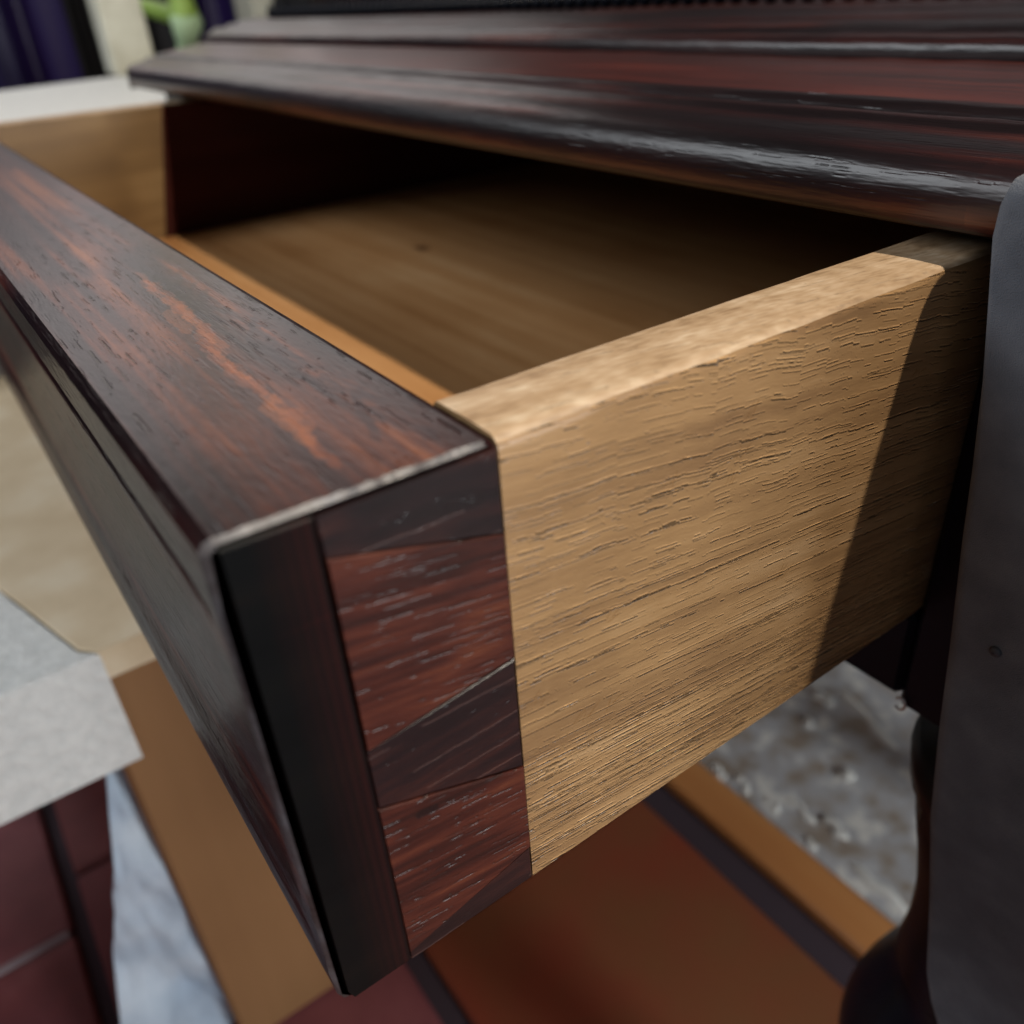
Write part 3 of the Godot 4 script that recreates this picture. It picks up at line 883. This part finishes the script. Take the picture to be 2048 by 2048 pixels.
# the grey padded back at the right edge: an outline with rounded corners, puffed
func chair() -> void:
	var line := [Vector2(0.0084, 0.131), Vector2(0.0085, 0.1369), Vector2(0.0098, 0.1412), Vector2(0.0135, 0.1436), Vector2(0.021, 0.1450), Vector2(0.04, 0.147), Vector2(0.16, 0.157), Vector2(0.20, 0.1), Vector2(0.20, -0.17), Vector2(0.075, -0.158), Vector2(0.0635, -0.1535), Vector2(0.0555, -0.1455), Vector2(0.0495, -0.1345), Vector2(0.0450, -0.122), Vector2(0.0380, -0.085), Vector2(0.0309, -0.0514), Vector2(0.0264, -0.019), Vector2(0.0227, 0.0149), Vector2(0.0185, 0.0516), Vector2(0.0166, 0.0723), Vector2(0.0138, 0.0971), Vector2(0.0110, 0.115)]
	var mid := Vector2(0.10, 0.0)
	var st := begin()
	var rings := []
	var nr := 9
	for k in nr + 1:
		var a := PI / 2 * k / nr
		var r := []
		for p in line:
			var d: Vector2 = (mid - p).normalized()
			var rr := 0.007
			var e: Vector2 = p + d * rr * (1.0 - cos(a))
			r.append(Vector3(e.x, e.y, -0.138 + 0.008 * sin(a)))
		rings.append(r)
	var n := FastNoiseLite.new()
	n.seed = 8
	n.frequency = 14.0
	for k in range(1, 9):
		var r := []
		for p in line:
			var d: Vector2 = (mid - p).normalized()
			var e: Vector2 = (p + d * 0.007).lerp(mid, k / 8.0)
			r.append(Vector3(e.x, e.y, -0.130 + 0.0012 * sin(PI / 2 * k / 8.0) + 0.0016 * n.get_noise_2d(e.x * 1.8 + e.y * 0.7, e.y * 0.6 - e.x * 0.3)))
		rings.append(r)
	var m := line.size()
	for k in rings.size() - 1:
		for i in m:
			var j := (i + 1) % m
			var q := [rings[k][i], rings[k][j], rings[k + 1][j], rings[k + 1][i]]
			var o: Vector3 = Vector3(line[i].x - mid.x, line[i].y - mid.y, 0).normalized() * (1.0 if k < nr / 2 else 0.0) + Vector3(0, 0, 1)
			face(st, q, q.map(func(p): return Vector2(p.x, p.y) / 0.12), o, 1)
	for i in m:
		var j := (i + 1) % m
		var q := [rings[0][i], rings[0][j], rings[0][j] - Vector3(0, 0, 0.012), rings[0][i] - Vector3(0, 0, 0.012)]
		face(st, q, q.map(func(p): return Vector2(p.z, p.y) / 0.12), Vector3(line[i].x - mid.x, line[i].y - mid.y, 0), 1)
	var back: Array = rings[0].map(func(p): return p - Vector3(0, 0, 0.012))
	face(st, back, back.map(func(p): return Vector2(p.x, p.y) / 0.12), Vector3.FORWARD)
	var root := thing("padded_panel", "dark grey cloth covered padded panel with rounded corner, right of the open drawer", "padded panel", Vector3(0.1, -0.15, -0.14))
	var o := put("cover", done(st), M.cloth, root)
	o.position = -root.position
	var rv := put("rivet", lathe([Vector2(0.0016, -0.001), Vector2(0.0016, 0.0004), Vector2(0.0012, 0.0009), Vector2(0.0002, 0.0011)], 14), M.rivet, root)
	rv.rotation.x = PI / 2
	rv.position = Vector3(0.0372, 0.0245, -0.1295) - root.position

# ---------------------------------------------------------------- far background
func background() -> void:
	# dark curtain with violet lengths
	var spans := [[0.7, -0.30, "night"], [-0.30, -0.452, "violet"], [-0.452, -0.79, "night"], [-0.79, -1.15, "violet"], [-1.15, -2.2, "night"]]
	spans[0] = [0.7, -0.46, "violet"]
	spans = [[0.75, -0.455, "violet"], [-0.455, -0.80, "night"], [-0.80, -1.0, "violet"], [-1.0, -2.4, "night"]]
	var names := ["violet curtain at the far left of the dark background", "black curtain between the two violet ones", "narrow violet curtain right of the black one", "black curtain behind the cabinet's gallery"]
	for i in spans.size():
		var s: Array = spans[i]
		var st := begin()
		var nseg := 60
		for k in nseg:
			var q := []
			for w in [[k, 0], [k + 1, 0], [k + 1, 1], [k, 1]]:
				var z := lerpf(s[0], s[1], w[0] / float(nseg))
				var x := -2.62 + 0.035 * sin(z * 42.0 + 1.3) + 0.018 * sin(z * 91.0 + i)
				q.append(Vector3(x, -0.5 if w[1] == 0 else 1.6, z))
			face(st, q, q.map(func(p): return Vector2(p.z, p.y)), Vector3.RIGHT, 1)
			var b: Array = q.map(func(p): return p - Vector3(0.004, 0, 0))
			face(st, b, b.map(func(p): return Vector2(p.z, p.y)), Vector3.LEFT, 1)
		var o := put("curtain", done(st), M[s[2]])
		tag(o, names[i], "curtain")
	# the green flower stalk
	var p := thing("plant", "green plant stalk with a pale node above the cabinet's left corner", "plant", Vector3(-1.75, -0.5, -0.5))
	var at := p.position
	for part in [
		["stem", [Vector3(-1.79, -0.3, -0.5), Vector3(-1.785, 0.06, -0.5), Vector3(-1.772, 0.118, -0.5)], [0.014, 0.018, 0.02], "bud"],
		["node", [Vector3(-1.776, 0.112, -0.5), Vector3(-1.765, 0.135, -0.5), Vector3(-1.742, 0.160, -0.5), Vector3(-1.735, 0.172, -0.5)], [0.016, 0.022, 0.030, 0.022], "bud"],
		["stem", [Vector3(-1.745, 0.165, -0.5), Vector3(-1.748, 0.19, -0.5), Vector3(-1.752, 0.26, -0.5), Vector3(-1.76, 0.4, -0.52)], [0.026, 0.022, 0.02, 0.016], "stem"],
		["side_stem", [Vector3(-1.75, 0.162, -0.5), Vector3(-1.82, 0.170, -0.5), Vector3(-1.90, 0.180, -0.49), Vector3(-1.995, 0.194, -0.48)], [0.02, 0.017, 0.016, 0.014], "stem"],
		["twig", [Vector3(-1.82, 0.112, -0.53), Vector3(-1.88, 0.14, -0.54), Vector3(-1.98, 0.168, -0.55)], [0.014, 0.013, 0.010], "twig"],
		["twig", [Vector3(-1.79, -0.3, -0.53), Vector3(-1.81, 0.06, -0.53), Vector3(-1.82, 0.112, -0.53)], [0.012, 0.013, 0.014], "twig"]]:
		var o := put(part[0], tube(part[1], part[2], 12), M[part[3]], p)
		o.position = -at
	var pot := put("pot", lathe([Vector2(0.001, 0.0), Vector2(0.09, 0.0), Vector2(0.12, 0.2), Vector2(0.125, 0.22), Vector2(0.11, 0.22), Vector2(0.001, 0.2)], 24), M.clay, p)
	pot.position = Vector3(-0.03, 0.0, 0.0)
